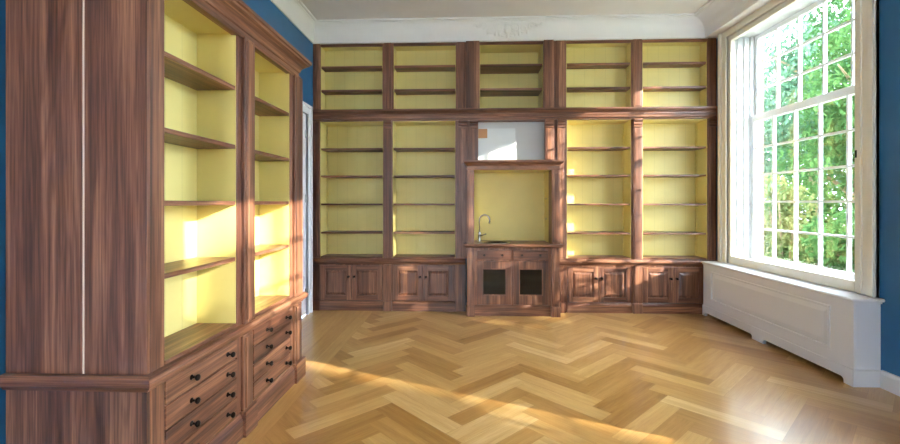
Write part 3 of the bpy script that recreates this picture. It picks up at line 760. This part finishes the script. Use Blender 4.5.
su = thing('sink_surround', 'walnut surround with yellow back framing the sink alcove', 'surround', (0.553, SY, 0.89))
for xa, xb in ((-0.013, XA), (XB, 1.12)):
    m = MB().box(xa, xb, SY, SY + 0.205, 0.8905, 1.80); m.box(xa + 0.02, xb - 0.02, SY - 0.005, SY, 0.92, 1.76); m.build('pilaster', W['z'], su, 0.003)
box('back_panel', YP, su, XA - 0.0, XB + 0.0, YB - 0.06, YB - 0.045, 0.8905, 1.84, bevel=0)
box('side_panel', YP, su, XA - 0.016, XA, SY + 0.206, YB - 0.045, 0.8905, 1.84, bevel=0)
box('side_panel', YP, su, XB, XB + 0.016, SY + 0.206, YB - 0.045, 0.8905, 1.84, bevel=0)
for z in (1.19, 1.45):
    MB().lathe([(0.0, 0), (0.006, 0), (0.006, 0.02), (0.004, 0.024), (0, 0.024)], (XB, 5.74, z), (-1, 0, 0), 8).build('peg', STEEL, su)
box('soffit', YP, su, XA, XB, SY + 0.05, YB - 0.046, 1.80, 1.812, bevel=0)
MP = [(-0.03, 1.80), (0.0, 1.80), (0.004, 1.812), (0.006, 1.85), (0.012, 1.856), (0.018, 1.868), (0.034, 1.882), (0.046, 1.89), (0.05, 1.898), (0.05, 1.918), (-0.03, 1.918)]
m = MB().sweep([(-0.008, FY - 0.03), (-0.008, SY), (1.115, SY), (1.115, FY - 0.03)], MP); m.box(0.0, 1.105, SY + 0.02, FY - 0.03, 1.813, 1.917)
m.build('mantel', W['x'], su)

# white panel with a hatch above the surround
ap = thing('wall_panel', 'grey-white wall panel with a square hatch above the sink surround', 'panel', (0.553, 5.80, 1.92))
ap['kind'] = 'thing'
box('panel', PANELWHITE, ap, 0.10, 1.0, 5.80, 5.815, 1.92, ENT0 - 0.001, bevel=0)
h_ = box('hatch', PANELLIGHT, ap, 0.132, 0.618, 5.792, 5.799, 1.921, 2.37, bevel=0.0015); h_['label'] = 'lighter square hatch door'
k_ = box('wood_block', BAREWOOD, ap, 0.134, 0.252, 5.778, 5.7915, 2.245, 2.365); k_['label'] = 'bare reddish wood block on the hatch corner'

# ------------------------------------------------------------------ plaster ornament on the cove
orn = MB()
ox_, oz = 0.50, 3.60
def cy_at(z):                                        # front of the cove at this height
    pr = cove(0.15)
    best = 0
    for (a, za), (b, zb) in zip(pr[1:-2], pr[2:-1]):
        if min(za, zb) <= z <= max(za, zb) and zb != za: best = max(best, a + (b - a) * (z - za) / (zb - za))
    return FY - best
def scroll(sx, x, z, r, turns, ph, th=0.008):
    pts = []; rad_ = []
    for k in range(40):
        t = k / 39; a = ph + turns * 2 * math.pi * t; rr = r * (1 - 0.85 * t)
        zz = min(ZC - 0.03, max(ZLIP + 0.02, z + rr * math.sin(a))); pts.append((ox_ + sx * (x + rr * math.cos(a)), cy_at(zz) - 0.002, zz)); rad_.append(th * (1 - 0.5 * t))
    orn.tube(pts, rad_, 6)
def blob(sx, x, z, rx, rz, th=0.012):
    c = Vector((ox_ + sx * x, 0, z)); rings = []
    for i in range(5):
        f = math.cos(i / 4 * math.pi / 2); ring = []
        for k in range(12):
            a = 2 * math.pi * k / 12; zz = c.z + rz * f * math.sin(a)
            ring.append((c.x + rx * max(f, 0.02) * math.cos(a), cy_at(zz) - th * math.sin(i / 4 * math.pi / 2), zz))
        rings.append(ring)
    orn.loft(rings)
for sx in (-1, 1):
    scroll(sx, 0.10, 3.62, 0.05, 1.6, 0.3); scroll(sx, 0.20, 3.61, 0.055, 1.5, 2.6); scroll(sx, 0.30, 3.635, 0.04, 1.5, 0.2); scroll(sx, 0.055, 3.56, 0.04, 1.2, 4.2)
    blob(sx, 0.15, 3.56, 0.018, 0.04); blob(sx, 0.25, 3.575, 0.016, 0.032); blob(sx, 0.37, 3.64, 0.03, 0.012); blob(sx, 0.42, 3.655, 0.014, 0.014); blob(sx, 0.10, 3.55, 0.014, 0.035)
blob(1, 0, 3.60, 0.045, 0.06, 0.02); blob(1, 0, 3.525, 0.016, 0.035); blob(1, 0, 3.66, 0.05, 0.016, 0.015)
tag(orn.build('plaster_ornament', PLASTER, smooth=True), 'white plaster scroll ornament on the cornice above the middle shelf unit', 'ornament', kind='thing')

# ------------------------------------------------------------------ garden outside
GZ = -0.8
gl = struct(MB().box(XR + 0.376, 60, -60, 60, GZ - 0.2, GZ).build('lawn', LAWN), 'green garden ground outside the window', 'lawn')
def leaves(name, mat, parent, blobs, n, size):
    bm = bmesh.new()
    tot = sum(b[3] * b[4] * b[5] for b in blobs)
    for (x, y, z, rx, ry, rz) in blobs:
        for _ in range(int(n * rx * ry * rz / tot)):
            while True:
                p = Vector((random.uniform(-1, 1), random.uniform(-1, 1), random.uniform(-1, 1)))
                if 0.25 < p.length < 1: break
            p = Vector((x + p.x * rx, y + p.y * ry, z + p.z * rz))
            s = size * random.uniform(0.6, 1.3)
            q = Matrix.Rotation(random.uniform(0, 6.28), 3, 'Z') @ Matrix.Rotation(random.gauss(0.5, 0.6), 3, 'X')
            vs = [bm.verts.new(p + q @ Vector(c) * s) for c in ((0, -1, 0), (0.5, 0, 0.12), (0, 1, 0), (-0.5, 0, 0.12))]
            bm.faces.new(vs)
    r = parent
    bmesh.ops.translate(bm, verts=bm.verts, vec=-r.location)
    me = bpy.data.meshes.new(name); bm.to_mesh(me); bm.free(); me.materials.append(mat)
    o = bpy.data.objects.new(name, me); COL.objects.link(o); o.parent = parent
    return o
def tree(label, x, y, h, spread, mat, n, size=0.16, trunk=0.16, cat='tree', name='tree', low=0.3, taper=0.45, nb=11):
    t = thing(name, label, cat, (x, y, GZ), 'garden trees and shrubs outside the window')
    m = MB(); pts = [(x + 0.06 * math.sin(k * 1.7), y + 0.06 * math.cos(k * 2.1), GZ + k * h * 0.75 / 6) for k in range(7)]
    m.tube(pts, [trunk * (1 - 0.1 * k) for k in range(7)], 9)
    for k in range(5):
        a = k * 2.4 + x; z = GZ + h * (low + 0.1 * k)
        m.tube([(x, y, z), (x + math.cos(a) * spread * 0.35, y + math.sin(a) * spread * 0.35, z + h * 0.08), (x + math.cos(a) * spread * 0.7, y + math.sin(a) * spread * 0.7, z + h * 0.12)], [trunk * 0.4, trunk * 0.25, trunk * 0.08], 6)
    m.build('trunk', BARK, t)
    bl = []
    for k in range(nb):
        a = k * 2.399; f = k / (nb - 1); z = GZ + h * (low + 0.06 + (0.9 - low) * f); r = spread * (1 - taper * f)
        bl.append((x + math.cos(a) * r * 0.5, y + math.sin(a) * r * 0.5, z, r * 0.6, r * 0.6, h * 0.14))
    leaves('foliage', mat, t, bl, n, size)
    return t
tree('tall leafy tree behind the middle panes of the window', 12.5, 16.5, 9.2, 2.7, LEAF_B, 15000, 0.11)
tree('slim tree filling the panes next to the near window casing', 9.0, 10.4, 7.2, 1.6, LEAF_A, 12000, 0.08)
tree('lighter tree standing behind the brick edge of the window', 14.0, 23.2, 7.0, 2.7, LEAF_B, 9000, 0.13)
tree('pale tree beyond the slim tree, seen through the upper panes', 19.7, 20.5, 11.0, 3.4, LEAF_B, 10000, 0.15)
tree('pale green tree far behind the other garden trees', 24.5, 34.0, 13.5, 4.2, LEAF_B, 4500, 0.25)
tree('unseen columnar tree added to block the sun before the second window', 17.4, -5.66, 8.5, 0.92, LEAF_A, 14000, 0.15, low=0.06, taper=0.08, nb=26)  # placed out of view to narrow the sun beam on the floor
tree('sparse young tree outside the window, dappling the sunlight', 6.6, 2.60, 5.9, 1.0, LEAF_A, 1900, 0.10, trunk=0.07)
def shrub(label, x, y, h, r, mat, n, size=0.11):
    t = thing('shrub', label, 'shrub', (x, y, GZ), 'garden trees and shrubs outside the window')
    m = MB()
    for k in range(5):
        a = k * 1.26; m.tube([(x + 0.05 * math.cos(a), y + 0.05 * math.sin(a), GZ), (x + r * 0.3 * math.cos(a), y + r * 0.3 * math.sin(a), GZ + h * 0.45), (x + r * 0.6 * math.cos(a), y + r * 0.6 * math.sin(a), GZ + h * 0.8)], [0.04, 0.028, 0.012], 6)
    m.build('stems', BARK, t)
    leaves('foliage', mat, t, [(x, y, GZ + h * 0.3, r, r, h * 0.3), (x + r * 0.3, y - r * 0.3, GZ + h * 0.6, r * 0.8, r * 0.8, h * 0.3), (x - r * 0.3, y + r * 0.2, GZ + h * 0.75, r * 0.7, r * 0.7, h * 0.25)], n, size)
shrub('dark green shrub behind the lowest panes next to the window casing', 6.7, 7.7, 2.1, 0.8, LEAF_A, 4500, 0.075)
shrub('low shrub coloured yellow as if sunlit, behind the lower middle panes', 8.1, 12.0, 1.9, 0.55, LEAF_C, 3000, 0.075)
shrub('round green shrub behind the lower middle panes', 9.9, 12.7, 2.8, 1.0, LEAF_A, 4500, 0.09)
shrub('bluish green shrub near the brick edge of the window', 9.4, 15.0, 3.2, 1.1, LEAF_B, 5000, 0.09)
shrub('tall shrub coloured yellow as if sunlit, in front of the slim tree', 6.9, 9.9, 2.9, 0.5, LEAF_C, 2600, 0.07)
shrub('dark shrub behind the brick edge of the window', 7.4, 13.4, 2.8, 0.8, LEAF_A, 3500, 0.08)

# ------------------------------------------------------------------ light: low sun through the windows and an overcast-bright sky
wd = bpy.data.worlds.new('sky'); scene.world = wd; wd.use_nodes = True
nt = wd.node_tree; bg = nt.nodes['Background']
bg.inputs['Color'].default_value = (0.86, 0.95, 1.12, 1); bg.inputs['Strength'].default_value = 4.0
sun = bpy.data.lights.new('sun', 'SUN'); sun.energy = 5.5; sun.color = (1.0, 0.93, 0.83); sun.angle = math.radians(0.6)
so = bpy.data.objects.new('sun', sun); COL.objects.link(so)
so.rotation_euler = Vector((-1.0, 0.45, -0.40)).to_track_quat('-Z', 'Y').to_euler()
so.location = (12, -4, 8)

# ------------------------------------------------------------------ camera and view
cam = bpy.data.cameras.new('camera'); co = bpy.data.objects.new('camera', cam); COL.objects.link(co)
cam.sensor_width = 36; cam.lens = 440 / 900 * 36; cam.shift_y = -(222 - 202.5) / 900; cam.clip_end = 200; cam.clip_start = 0.05
co.location = (0, 0, 1.4); co.rotation_euler = (math.pi / 2, 0, 0.041)
scene.camera = co
scene.view_settings.view_transform = 'Standard'; scene.view_settings.look = 'None'
scene.view_settings.gamma = 1.0; scene.view_settings.use_curve_mapping = False
scene.view_settings.exposure = 2.55
scene.cycles.max_bounces = 10; scene.cycles.diffuse_bounces = 6; scene.cycles.transparent_max_bounces = 16
scene.cycles.use_denoising = True
